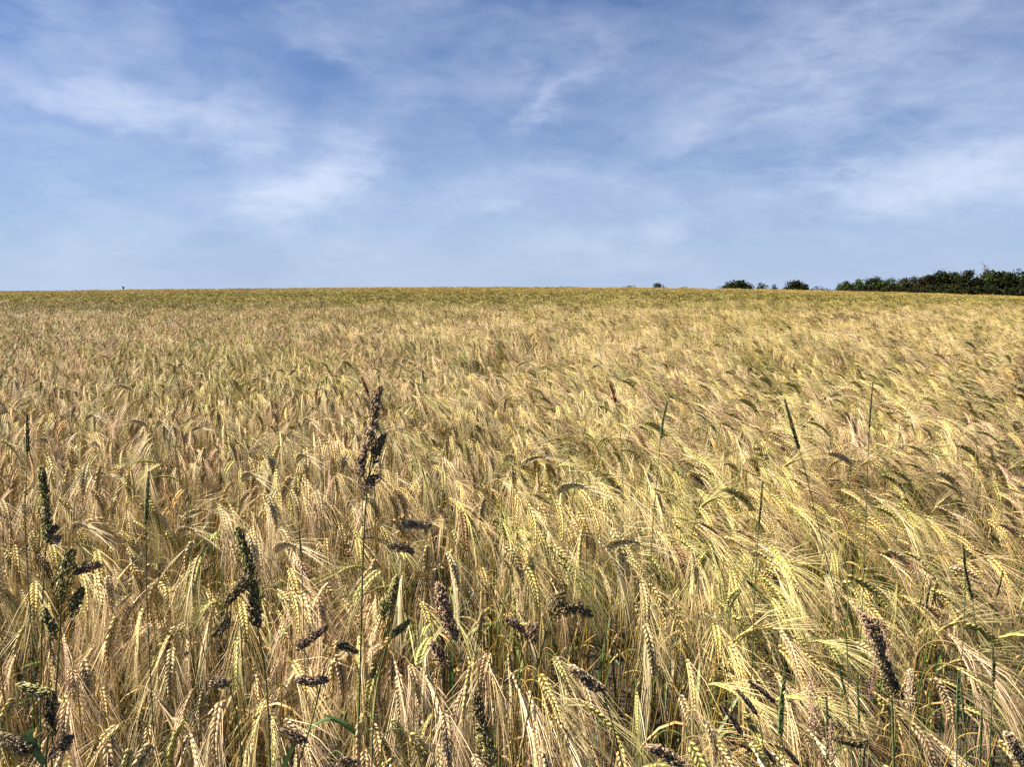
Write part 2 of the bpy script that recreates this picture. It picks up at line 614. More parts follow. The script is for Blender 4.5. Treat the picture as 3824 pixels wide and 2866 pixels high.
def patch(lib, size, count, az_spread, seed, extra=None, per=6, rough=0.055, tight=0.045, cap=.07):
    """Tillers stand in tufts that lean and nod together."""
    r = np.random.default_rng(seed)
    G = Geo()
    n = 0
    while n < count:
        cx, cy = r.uniform(-size / 2, size / 2, 2)
        caz, cz, ctone = r.normal(0, az_spread), r.normal(0, rough), 1 + r.normal(0, .07)
        for i in range(int(r.integers(max(2, per - 3), per + 4))):
            v, t_, c = lib[r.integers(len(lib))]
            s = r.uniform(0.92, 1.06)
            v = rot_z(v * s, caz + r.normal(0, R(17)))
            v = v + np.array([cx + r.normal(0, tight), cy + r.normal(0, tight), min(cap, cz + r.normal(0, 0.025))])
            G.add(v, t_, c * (ctone + r.normal(0, 0.08)))
            n += 1
    if extra:
        extra(G, r, size)
    return G


def litter(G, r, size, n_straw=60, n_leaf=50):
    """Bare straws, tillers and leaves below the ears."""
    for i in range(n_straw):  # straw and leaf colours kept dark to paint shade below the ears
        x, y = r.uniform(-size / 2, size / 2, 2)
        h = r.uniform(.3, .66)
        a = r.normal(0, .12, 2)
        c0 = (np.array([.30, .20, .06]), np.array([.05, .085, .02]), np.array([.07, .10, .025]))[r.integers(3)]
        tube(G, [(x, y, 0), (x + a[0] * h * .5, y + a[1] * h * .5, h * .5), (x + a[0] * h, y + a[1] * h, h)], [.002, .0016, .0009], c0 * r.uniform(.8, 1.15), 3)
    for i in range(n_leaf // 4):             # upright green blades that reach up between the ears
        x, y = r.uniform(-size / 2, size / 2, 2)
        a, h = r.uniform(0, 6.28), r.uniform(.55, .86)
        b = r.uniform(.05, .2)
        lp = [np.array([x + math.cos(a) * b * q * q, y + math.sin(a) * b * q * q, .25 + (h - .25) * q]) for q in np.linspace(0, 1, 5)]
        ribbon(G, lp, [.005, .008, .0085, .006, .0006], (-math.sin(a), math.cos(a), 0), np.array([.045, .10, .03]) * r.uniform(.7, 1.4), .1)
    for i in range(n_leaf):
        x, y = r.uniform(-size / 2, size / 2, 2)
        z = r.uniform(.12, .58)
        a = r.uniform(0, 2 * math.pi)
        ln = r.uniform(.10, .24)
        green = r.random() < .35
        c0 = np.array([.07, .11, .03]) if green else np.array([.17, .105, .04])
        up, dn = r.uniform(.3, 1.8), r.uniform(.4, 2.4)
        lp = [np.array([x, y, z]) + np.array([math.cos(a) * q, math.sin(a) * q, up * q - dn * q * q]) * ln for q in np.linspace(0, 1, 5)]
        ribbon(G, lp, [.004, .008, .0085, .006, .0008], (-math.sin(a), math.cos(a), r.normal(0, .6)), c0 * r.uniform(.7, 1.3))


# ------------------------------------------------------------------ ground
def ground_z(x, y):
    x, y = np.asarray(x, float), np.asarray(y, float)
    s = np.clip((y - 14) / 116.0, 0, 1)
    z = -0.25 * s * s + 0.80 * s ** 1.6
    side = x / np.maximum(y, 8)
    z = z - np.clip((y - 20) / 110, 0, 1) * np.where(side > 0, 3.5 * side ** 2 + 0.12 * side, 1.6 * side ** 2 + .18 * np.abs(side))
    over = np.clip((y - 128) / 250.0, 0, 1)
    z = z - 6.0 * over ** 1.3 - np.clip((y - 378) / 2500, 0, 1) * 9
    z = z + (0.05 * np.sin(x * .9 + 1.3) * np.sin(y * .55) + 0.05 * np.sin(x * .31 + 2) * np.sin(y * .62 + .6)) * np.clip((y - 3) / 5, 0, 1)
    return z


ys = np.concatenate([np.linspace(-12, 20, 60), np.geomspace(20.5, 3800, 120)])
NX = 121
G = Geo()
V = []
for y in ys:
    half = 14 + max(y, 0) * 1.15
    xs = np.linspace(-half, half, NX)
    V.append(np.stack([xs, np.full(NX, y), ground_z(xs, np.full(NX, y))], 1))
V = np.concatenate(V)
i, j = np.meshgrid(np.arange(len(ys) - 1), np.arange(NX - 1), indexing='ij')
a0 = (i * NX + j).ravel()
G.add(V, np.concatenate([np.stack([a0, a0 + 1, a0 + NX + 1], -1), np.stack([a0, a0 + NX + 1, a0 + NX], -1)]), (0.1, 0.08, 0.05))
ground = bpy.data.objects.new('ground', G.mesh('ground', M_SOIL))
ground['kind'] = 'structure'
COL.objects.link(ground)

# ------------------------------------------------------------------ the crop beyond the nearest plants
EDGE = 1.76         # the 300 single plants stand in front of this line
lib_hang0 = library(34, 0, R(144), R(184), False, 1)
lib_wind0 = library(34, 0, R(126), R(170), True, 2)
lib_hang1 = library(26, 1, R(138), R(180), False, 3, leaf=False)
lib_wind1 = library(26, 1, R(122), R(166), True, 4, leaf=False)
lib_far = library(40, 2, R(80), R(160), True, 5, leaf=False)
protos = []


def proto(G, name):
    o = bpy.data.objects.new(name, G.mesh(name, M_FIELD))
    protos.append(o)
    return len(protos) - 1


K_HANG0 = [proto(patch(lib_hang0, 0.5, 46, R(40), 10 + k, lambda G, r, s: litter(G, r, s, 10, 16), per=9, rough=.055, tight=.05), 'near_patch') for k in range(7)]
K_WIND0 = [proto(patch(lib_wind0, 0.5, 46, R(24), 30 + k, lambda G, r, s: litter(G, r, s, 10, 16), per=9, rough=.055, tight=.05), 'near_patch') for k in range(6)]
K_HANG1 = [proto(patch(lib_hang1, 1.0, 165, R(42), 50 + k, per=11, rough=.085, tight=.07), 'mid_patch') for k in range(4)]
K_WIND1 = [proto(patch(lib_wind1, 1.0, 165, R(28), 60 + k, per=11, rough=.085, tight=.07), 'mid_patch') for k in range(4)]
K_FAR = [proto(patch(lib_far, 2.0, 560, R(60), 70 + k, per=16, rough=.10, tight=.12, cap=.13), 'far_patch') for k in range(5)]
K_UNDER = []
for k in range(4):
    Gk = Geo()
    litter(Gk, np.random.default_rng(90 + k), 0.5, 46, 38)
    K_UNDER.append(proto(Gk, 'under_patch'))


def instancer(name, placements, label):
    """One object whose points carry the crop's patches."""
    P = np.array([p[:3] for p in placements], np.float32)
    me = bpy.data.meshes.new(name)
    me.vertices.add(len(P))
    me.vertices.foreach_set('co', P.ravel())
    for an, ty, vals in (('turn', 'FLOAT', [p[3] for p in placements]), ('kind_of', 'INT', [p[4] for p in placements]), ('size', 'FLOAT', [p[5] for p in placements])):
        a = me.attributes.new(an, ty, 'POINT')
        a.data.foreach_set('value', np.array(vals, np.float32 if ty == 'FLOAT' else np.int32))
    o = bpy.data.objects.new(name, me)
    COL.objects.link(o)
    ng = bpy.data.node_groups.new(name + '_nodes', 'GeometryNodeTree')
    ng.interface.new_socket('Geometry', in_out='INPUT', socket_type='NodeSocketGeometry')
    ng.interface.new_socket('Geometry', in_out='OUTPUT', socket_type='NodeSocketGeometry')
    n, l = ng.nodes.new, ng.links.new
    gi, go = n('NodeGroupInput'), n('NodeGroupOutput')
    join = n('GeometryNodeJoinGeometry')

    def named(nm, ty):
        x = n('GeometryNodeInputNamedAttribute')
        x.data_type = ty
        x.inputs[0].default_value = nm
        return x.outputs['Attribute']
    turn, kind_, size = named('turn', 'FLOAT'), named('kind_of', 'INT'), named('size', 'FLOAT')
    cmb = n('ShaderNodeCombineXYZ')
    l(turn, cmb.inputs[2])
    e2r = n('FunctionNodeEulerToRotation')
    l(cmb.outputs[0], e2r.inputs[0])
    for kk in sorted({p[4] for p in placements}):
        oi = n('GeometryNodeObjectInfo')
        oi.inputs['Object'].default_value = protos[kk]
        oi.inputs['As Instance'].default_value = False
        cp = n('FunctionNodeCompare')
        cp.data_type = 'INT'
        cp.operation = 'EQUAL'
        ins = [s for s in cp.inputs if s.type == 'INT']
        l(kind_, ins[0])
        ins[1].default_value = kk
        io = n('GeometryNodeInstanceOnPoints')
        l(gi.outputs[0], io.inputs['Points'])
        l(cp.outputs[0], io.inputs['Selection'])
        l(oi.outputs['Geometry'], io.inputs['Instance'])
        l(e2r.outputs[0], io.inputs['Rotation'])
        l(size, io.inputs['Scale'])
        l(io.outputs[0], join.inputs[0])
    l(join.outputs[0], go.inputs[0])
    md = o.modifiers.new('patches', 'NODES')
    md.node_group = ng
    o['kind'] = 'stuff'
    o['label'] = label
    return o


def base_turn(x, y):
    """Which way the ears nod: towards the camera and right on the left side, more sideways on the right."""
    s = x / max(y, 1.5)
    return R(-62 + 22 * max(-1, min(1, s * 1.8)))


pl = []
rr = np.random.default_rng(5)


def visible(x, y, m=0.6):
    return abs(x) < 0.665 * y + m


def lay(y0, y1, step, windy, hang, jitter):
    y = y0
    while y < y1:
        half = 0.665 * y + step + .35
        n_ = int(half / step) + 1
        for q in range(-n_, n_ + 1):
            x = q * step
            if abs(x) > half:
                continue
            pw = 1 / (1 + math.exp(-(x / y) * 6 - .5))
            ks = windy if rr.random() < pw else hang
            xx, yy = x + rr.uniform(-.1, .1) * step, y + step / 2 + rr.uniform(-.1, .1) * step
            pl.append((xx, yy, float(ground_z(xx, yy)), base_turn(xx, yy) + rr.normal(0, jitter), int(rr.choice(ks)), float(rr.uniform(.95, 1.05) * (1 if y < 24 else rr.uniform(.93, 1.1)) * (1 + .03 * math.sin(xx * 1.3) * math.sin(yy * 1.7)))))
        y += step


lay(EDGE, 7.26, 0.5, K_WIND0, K_HANG0, R(12))
lay(7.26, 30.26, 1.0, K_WIND1, K_HANG1, R(14))
lay(30.26, 132, 2.0, K_FAR, K_FAR, R(40))
barley_field = instancer('barley_field', pl, 'ripening barley crop stretching from behind the nearest plants to the skyline')
pl = []
y = 0.6
while y < EDGE + .1:
    n_ = int((0.665 * y + .9) / .5) + 1
    for q in range(-n_, n_ + 1):
        xx, yy = q * .5 + rr.uniform(-.05, .05), y + .25
        if yy < EDGE + .05:
            pl.append((xx, yy, float(ground_z(xx, yy)), rr.uniform(0, 6.28), int(rr.choice(K_UNDER)), float(rr.uniform(.85, 1.1))))
    y += .5
undergrowth = instancer('undergrowth', pl, 'green and brown leaves and bare straws low down among the nearest barley')


# ------------------------------------------------------------------ things
def empty(name, loc, rz=0.0):
    o = bpy.data.objects.new(name, None)
    o.empty_display_size = 0.05
    o.location = [float(c) for c in loc]
    o.rotation_euler = (0, 0, rz)
    COL.objects.link(o)
    return o


def part(name, G, mat, parent):
    if G.n == 0:
        return None
    o = bpy.data.objects.new(name, G.mesh(name, mat) if isinstance(G, Geo) else G)
    COL.objects.link(o)
    o.parent = parent
    return o


# ---- the weeds (grasses) that stand in the nearest barley
COCKS = dict(purple=((0.090, 0.066, 0.048), (0.20, 0.15, 0.11)), green=((0.080, 0.085, 0.032), (0.17, 0.165, 0.07)), dark=((0.055, 0.050, 0.026), (0.13, 0.11, 0.06)), grey=((0.11, 0.09, 0.058), (0.24, 0.20, 0.14)))
WSTEM = (0.10, 0.125, 0.045)


def cocks_head(g, P, width, tone, r):
    """Dense one-sided clumps of flattened spikelets along P."""
    c0, c1 = [(c_[0] * 1.4, c_[1] * 1.3, c_[2] * 1.15) for c_ in COCKS[tone]]
    P = np.asarray(P, float)
    seg = np.linalg.norm(np.diff(P, axis=0), axis=1)
    Ltot = seg.sum()
    cum = np.concatenate([[0], np.cumsum(seg)])
    tube(g, P, 0.0011, np.array(c0) * .8, 3)
    s = 0.0
    sgn = 1
    while s < Ltot:
        f = s / Ltot
        q = np.array([np.interp(s, cum, P[:, k]) for k in range(3)])
        q2 = np.array([np.interp(min(s + .004, Ltot), cum, P[:, k]) for k in range(3)])
        d = unit(q2 - q) if np.linalg.norm(q2 - q) > 1e-6 else unit(P[-1] - P[0])
        sgn = -sgn
        side = unit(np.cross(d, [0.1, 1, 0.1])) * sgn
        wd = width * (1.0 - 0.5 * f ** 2) * r.uniform(0.75, 1.1)
        cen = q + side * wd * 0.17
        tone = r.uniform(.8, 1.25)
        for k in range(60):                 # one lump: flattened spikelets laid like tiles over an egg shape
            n_ = r.normal(0, 1, 3)
            n_ -= d * np.dot(n_, d)
            n_ = unit(n_)
            t_ = r.uniform(-1, 1)
            rad = wd * .38 * math.sqrt(max(0.05, 1 - t_ * t_))
            pos = cen + n_ * rad * r.uniform(.45, 1.0) + d * t_ * wd * .62
            dd = unit(d + n_ * .42 * (1 - .5 * t_) + r.normal(0, .10, 3))
            c = (np.array(c0) * (1 - (u_ := r.random() ** 1.5)) + np.array(c1) * u_) * tone
            if r.random() < .05:
                c = np.array([.42, .35, .24])
            grain(g, pos - dd * .002, dd, np.cross(n_, d) + r.normal(0, .2, 3), r.uniform(.0055, .0085), .0030, .0014, c, c * 1.7, 1)
        s += wd * 0.40


def rye_spike(g, P, width, col, r):
    """A slender spike with overlapping spikelets pressed to two sides."""
    P = np.asarray(P, float)
    n = max(8, int(np.linalg.norm(P[-1] - P[0]) / (width * .55)))
    seg = np.concatenate([[0], np.cumsum(np.linalg.norm(np.diff(P, axis=0), axis=1))])
    Q = np.stack([np.interp(np.linspace(0, seg[-1], n), seg, P[:, k]) for k in range(3)], 1)
    T, S, B = frames(Q)
    tube(g, Q, .0009, col, 3)
    for i in range(n - 1):
        sz = width * (1 - .5 * (i / n) ** 2)
        for sg in (-1, 1):
            d = unit(T[i] + S[i] * sg * .38 + r.normal(0, .05, 3))
            c = np.array(col) * r.uniform(.75, 1.3)
            grain(g, Q[i] + S[i] * sg * .0006 + B[i] * r.normal(0, .0006), d, S[i], sz * 1.7, sz * .45, sz * .3, c, c * 1.4, 1)


def fog_head(g, P, width, col, r):
    """A soft open panicle of tiny pale spikelets."""
    P = np.asarray(P, float)
    tube(g, P, .0006, np.array(col) * .7, 3)
    Ltot = np.linalg.norm(P[-1] - P[0])
    for k in range(int(260 * Ltot / .07)):
        f = r.random()
        q = P[0] * (1 - f) + P[-1] * f
        wd = width * (0.35 + .75 * math.sin(math.pi * min(1, .2 + f * .8)))
        off = r.normal(0, 1, 3) * wd * .3
        c = np.array(col) * r.uniform(.7, 1.25)
        grain(g, q + off, unit(P[-1] - P[0] + off * 2), r.normal(0, 1, 3), .0042, .0016, .0011, c, c, 1)


def px_path(pts, Y, r=None, wig=0.0):
    out_ = []
    for i, q in enumerate(pts):
        yy = Y + (q[2] if len(q) > 2 else 0)
        out_.append(at(q[0], q[1], yy))
    return np.array(out_)


def smooth_path(P, n=10):
    P = np.asarray(P, float)
    for _ in range(2):
        Q = [P[0]]
        for a, b in zip(P[:-1], P[1:]):
            Q += [a * .75 + b * .25, a * .25 + b * .75]
        Q.append(P[-1])
        P = np.array(Q)
    return P


def weed(name, cat, label, Y, stem, heads, branches=(), leaves=(), kind='cocks', tone='purple', group=None, stem_r=0.0016, stem_col=WSTEM, seed=0, foot=0.0):
    """A grass rooted in the ground at distance Y; heads: [(points, width in photo pixels, tone)]."""
    r = np.random.default_rng(1000 + seed)
    S = px_path(stem, Y)
    low = S[0]
    gx, gy = low[0] + foot, low[1]
    gz = float(ground_z(gx, gy))
    if low[2] > gz + .02:
        S = np.concatenate([[[gx, gy, gz], [low[0] * .6 + gx * .4, gy, gz * .5 + low[2] * .5]], S])
    root = np.array([S[0][0], S[0][1], gz])
    o = empty(name, root)
    o['label'], o['category'], o['kind'] = label, cat, 'thing'
    if group:
        o['group'] = group
    g = Geo()
    P = smooth_path(S)
    rad = np.linspace(stem_r * 1.15, stem_r * .6, len(P))
    c = np.array(stem_col)[None] * np.linspace(1.1, .9, len(P))[:, None]
    tube(g, P - root, rad, c, 5)
    for b in branches:
        B = smooth_path(px_path(b, Y))
        tube(g, B - root, stem_r * .45, np.array(stem_col) * .9, 4)
    part('stem', g, M_WEED, o)
    for pts, wpx, tn in heads:
        H = px_path(pts, Y)
        g = Geo()
        wd = wpx / FPX * Y
        if kind == 'cocks':
            cocks_head(g, H - root, wd * 1.55, tn, r)
        elif kind == 'rye':
            rye_spike(g, H - root, wd, tn, r)
        else:
            fog_head(g, H - root, wd, tn, r)
        part('seed_head', g, M_WEED, o)
    for pts, wpx, cl in leaves:
        Lp = smooth_path(px_path(pts, Y))
        g = Geo()
        wd = wpx / FPX * Y
        prof = np.sin(np.linspace(.35, math.pi, len(Lp))) ** .7 * wd
        ribbon(g, Lp - root, np.maximum(prof, .0005), (1, .35, .25) if abs(Lp[-1][2] - Lp[0][2]) > abs(Lp[-1][0] - Lp[0][0]) else (0.1, .5, 1), cl, .15)
        part('leaf', g, M_WEED, o)
    return o


GL = (0.10, 0.17, 0.055)
DG = (0.085, 0.125, 0.045)
CG = 'flowering cocksfoot grasses in front of the barley'
weed('cocksfoot_grass', 'grass weed', 'tallest cocksfoot grass, its long purple-grey head left of the centre', 1.30,
     [(1334, 2900), (1342, 2600), (1350, 2300), (1356, 2050), (1368, 1850), (1388, 1700)],
     [([(1379, 1655), (1392, 1580), (1402, 1510), (1415, 1448)], 34, 'purple'), ([(1345, 1760), (1352, 1715), (1362, 1672)], 30, 'purple'),
      ([(1398, 1708), (1412, 1670), (1432, 1630)], 27, 'dark'), ([(1368, 1806), (1390, 1796), (1408, 1778)], 34, 'purple'),
      ([(1508, 1962), (1540, 1960), (1600, 1966)], 26, 'grey'), ([(1480, 2040), (1505, 2045), (1534, 2056)], 27, 'grey')],
     branches=[[(1388, 1700), (1388, 1660), (1384, 1640)], [(1370, 1840), (1362, 1790), (1350, 1750)], [(1376, 1790), (1392, 1740), (1400, 1700)],
               [(1362, 1850), (1366, 1820), (1374, 1803)], [(1356, 1992), (1420, 1958), (1508, 1951), (1512, 1962)], [(1354, 2010), (1420, 2010), (1480, 2040)]],
     leaves=[([(1334, 2745), (1290, 2700), (1212, 2672)], 15, GL), ([(1334, 2750), (1260, 2690), (1200, 2688), (1130, 2750)], 13, GL)],
     group=CG, seed=1, stem_r=.0019)
weed('cocksfoot_grass', 'grass weed', 'cocksfoot grass with a thick dark forked head bending down to the left', 1.15,
     [(1010, 2900), (1004, 2700), (994, 2523), (968, 2380), (958, 2320)],
     [([(955, 2240), (938, 2150), (915, 2060), (886, 1980)], 36, 'green'), ([(935, 2145), (900, 2195), (852, 2245)], 42, 'dark'),
      ([(850, 2315), (828, 2345), (806, 2368)], 36, 'dark'), ([(956, 2325), (952, 2280), (948, 2235)], 36, 'dark')],
     branches=[[(958, 2320), (960, 2280), (955, 2240)], [(700, 2700), (760, 2450), (832, 2262), (850, 2240)], [(850, 2255), (848, 2290), (846, 2318)]], group=CG, seed=2)
weed('cocksfoot_grass', 'grass weed', 'cocksfoot grass near the left edge with an upright narrow grey-green seed head', 1.2,
     [(148, 2900), (152, 2600), (158, 2250), (170, 2050)],
     [([(176, 2010), (170, 1900), (162, 1820), (157, 1756)], 34, 'green'), ([(188, 2016), (214, 2012)], 28, 'grey'), ([(190, 1990), (205, 1975)], 20, 'purple')],
     branches=[[(170, 2050), (176, 2030), (190, 2016)]], group=CG, seed=3)
weed('cocksfoot_grass', 'grass weed', 'green-headed cocksfoot grass second from the left edge with stout egg-shaped clusters', 1.1,
     [(186, 2900), (204, 2640), (222, 2400), (230, 2230)],
     [([(228, 2210), (236, 2140), (262, 2060)], 52, 'green'), ([(268, 2282), (284, 2245), (302, 2215)], 34, 'green'), ([(290, 2132), (330, 2116), (362, 2112)], 28, 'purple')],
     branches=[[(226, 2330), (250, 2300), (270, 2280)], [(230, 2230), (260, 2150), (292, 2132)]], group=CG, seed=4)
weed('cocksfoot_grass', 'grass weed', 'low dark cocksfoot grass in the lower left corner, one cluster held out sideways', 1.0,
     [(168, 2900), (178, 2760), (185, 2640)],
     [([(190, 2720), (188, 2660), (192, 2600)], 44, 'dark'), ([(178, 2596), (130, 2578), (84, 2566)], 36, 'green'), ([(176, 2325), (172, 2310), (164, 2290)], 36, 'green'), ([(192, 2365), (196, 2345)], 28, 'green'),
      ([(205, 2805), (235, 2785), (256, 2762)], 34, 'purple'), ([(30, 2760), (62, 2790), (95, 2812)], 46, 'grey'), ([(88, 2790), (120, 2800)], 36, 'dark')],
     branches=[[(185, 2640), (186, 2500), (190, 2370)], [(188, 2420), (182, 2370), (176, 2325)], [(180, 2850), (192, 2820), (206, 2805)], [(168, 2880), (130, 2850), (92, 2812)]],
     leaves=[([(165, 2860), (120, 2790), (98, 2740), (140, 2722)], 34, GL)], group=CG, seed=5)
weed('cocksfoot_grass', 'grass weed', 'slender cocksfoot grass with one single short dark cluster below the forked head', 1.15,
     [(905, 2900), (892, 2700), (862, 2580)],
     [([(796, 2552), (822, 2549), (846, 2556)], 28, 'grey')], branches=[[(862, 2580), (856, 2566), (846, 2556)]],
     group=CG, seed=6)
weed('cocksfoot_grass', 'grass weed', 'cocksfoot grass with loosely spaced purple clusters left of the tallest stem', 1.12,
     [(1100, 2900), (1150, 2750), (1190, 2600), (1215, 2480)],
     [([(1118, 2415), (1160, 2385), (1212, 2346)], 28, 'purple'), ([(1122, 2540), (1165, 2546), (1212, 2542)], 32, 'purple'), ([(1276, 2412), (1300, 2420), (1326, 2432)], 20, 'dark'),
      ([(1072, 2730), (1100, 2752), (1128, 2772)], 40, 'purple'), ([(1270, 2858), (1290, 2850), (1330, 2856)], 38, 'purple')],
     branches=[[(1190, 2600), (1150, 2450), (1118, 2415)], [(1215, 2580), (1212, 2560), (1212, 2542)], [(1215, 2480), (1240, 2440), (1276, 2412)], [(1140, 2790), (1100, 2770), (1072, 2730)]],
     leaves=[([(1055, 2880), (1080, 2820), (1110, 2770)], 20, GL)], group=CG, seed=7)
weed('cocksfoot_grass', 'grass weed', 'thin cocksfoot grass with a slim green-grey head just right of the tallest one', 1.2,
     [(1384, 2900), (1400, 2600), (1435, 2440), (1452, 2385)],
     [([(1460, 2262), (1466, 2210), (1480, 2168)], 25, 'green'), ([(1428, 2295), (1434, 2270), (1430, 2250)], 24, 'green'), ([(1462, 2375), (1490, 2355), (1522, 2328)], 20, 'green')],
     branches=[[(1452, 2385), (1440, 2330), (1432, 2290)], [(1452, 2385), (1455, 2310), (1460, 2262)], [(1452, 2385), (1462, 2375)]], group=CG, seed=8)
weed('cocksfoot_grass', 'grass weed', 'cocksfoot grass at the middle with a plump tapering purple head on an orange-brown stem', 1.1,
     [(1600, 2900), (1612, 2700), (1640, 2500), (1672, 2400)],
     [([(1690, 2370), (1668, 2310), (1650, 2240), (1641, 2192)], 42, 'purple'), ([(1660, 2480), (1632, 2440), (1617, 2408)], 36, 'purple')],
     branches=[[(1672, 2400), (1690, 2385), (1690, 2370)], [(1640, 2520), (1656, 2500), (1660, 2480)]], stem_col=(.30, .22, .07), group=CG, seed=9)
weed('cocksfoot_grass', 'grass weed', 'short cocksfoot grass at the bottom middle with a heavy dark green head', 1.0,
     [(1858, 2930), (1838, 2870), (1826, 2840)],
     [([(1826, 2820), (1812, 2770), (1800, 2720)], 58, 'green'), ([(1800, 2720), (1788, 2650), (1772, 2596)], 44, 'dark')], group=CG, seed=10)
weed('cocksfoot_grass', 'grass weed', 'leaning cocksfoot grass with near-black tufts on a bare dark stem', 1.12,
     [(1930, 2900), (1960, 2740), (1990, 2568), (2030, 2400), (2062, 2296)],
     [([(2068, 2284), (2082, 2250), (2090, 2222)], 50, 'dark'), ([(2108, 2274), (2150, 2270), (2200, 2290)], 42, 'dark'), ([(1905, 2318), (1928, 2336), (1948, 2352)], 26, 'purple'), ([(1984, 2380), (1984, 2355), (1996, 2338)], 34, 'purple')],
     branches=[[(2062, 2296), (2068, 2284)], [(2062, 2296), (2085, 2284), (2108, 2274)], [(2010, 2480), (1996, 2420), (1984, 2380)], [(2005, 2500), (1975, 2400), (1948, 2352)]], group=CG, seed=11)
weed('cocksfoot_grass', 'grass weed', 'cocksfoot grass with one grey head pointing up left on a dark curved stem', 1.1,
     [(2330, 2900), (2312, 2800), (2280, 2680), (2254, 2595)],
     [([(2236, 2572), (2195, 2545), (2165, 2518), (2136, 2500)], 32, 'grey')], branches=[[(2254, 2595), (2246, 2582), (2236, 2572)]], group=CG, seed=12)
weed('cocksfoot_grass', 'grass weed', 'purple cocksfoot grass at the bottom, its head lying almost flat', 1.0,
     [(2560, 2930), (2550, 2880), (2532, 2860)],
     [([(2530, 2856), (2490, 2818), (2432, 2794)], 36, 'purple')], group=CG, seed=13)
weed('cocksfoot_grass', 'grass weed', 'large cocksfoot grass at lower right with a knobbly dark head curving like an S', 1.02,
     [(3338, 2920), (3336, 2800), (3332, 2650), (3328, 2610)],
     [([(3344, 2590), (3318, 2530), (3300, 2480)], 42, 'dark'), ([(3300, 2480), (3282, 2440), (3288, 2400)], 34, 'grey'), ([(3280, 2420), (3262, 2360), (3236, 2308)], 48, 'purple')],
     branches=[[(3328, 2610), (3340, 2600), (3344, 2590)]], stem_r=.0022, group=CG, seed=14)
weed('cocksfoot_grass', 'grass weed', 'cocksfoot grass near the bottom right with a smooth dark head held out level', 1.05,
     [(3225, 2920), (3226, 2830), (3232, 2785)],
     [([(3228, 2780), (3180, 2776), (3122, 2758)], 27, 'dark')], group=CG, seed=15)
weed('cocksfoot_grass', 'grass weed', 'cocksfoot grass in the bottom right corner with a blurred purple-brown head', .98,
     [(3850, 2930), (3822, 2880)],
     [([(3822, 2860), (3790, 2800), (3765, 2750)], 40, 'grey')], group=CG, seed=16)
for k, (pts, tx) in enumerate([([(2827, 2672), (2790, 2620), (2750, 2577)], 'middle'), ([(2895, 2627), (2850, 2585), (2795, 2546)], 'highest and rightmost'),
                               ([(2773, 2749), (2735, 2690), (2696, 2632)], 'lowest and leftmost'), ([(2898, 2858), (2870, 2820), (2848, 2792)], 'shortest, at the very bottom'), ([(2985, 2860), (2950, 2820), (2925, 2790)], 'the one beside the dark green spike')]):
    b = pts[0]
    weed('purple_grass', 'grass weed', f'slim purple-brown spike leaning left, {tx} of five', 1.06 + .02 * k,
         [(b[0] + 75, 2980), (b[0] + 40, max(b[1] + 110, 2905)), (b[0] + 8, b[1] + 12), b], [(pts, 17, (.12, .08, .06))], kind='rye', group='slim purple spikes at lower right', seed=30 + k, stem_r=.001)
RG = 'dark green ryegrass spikes among the barley'
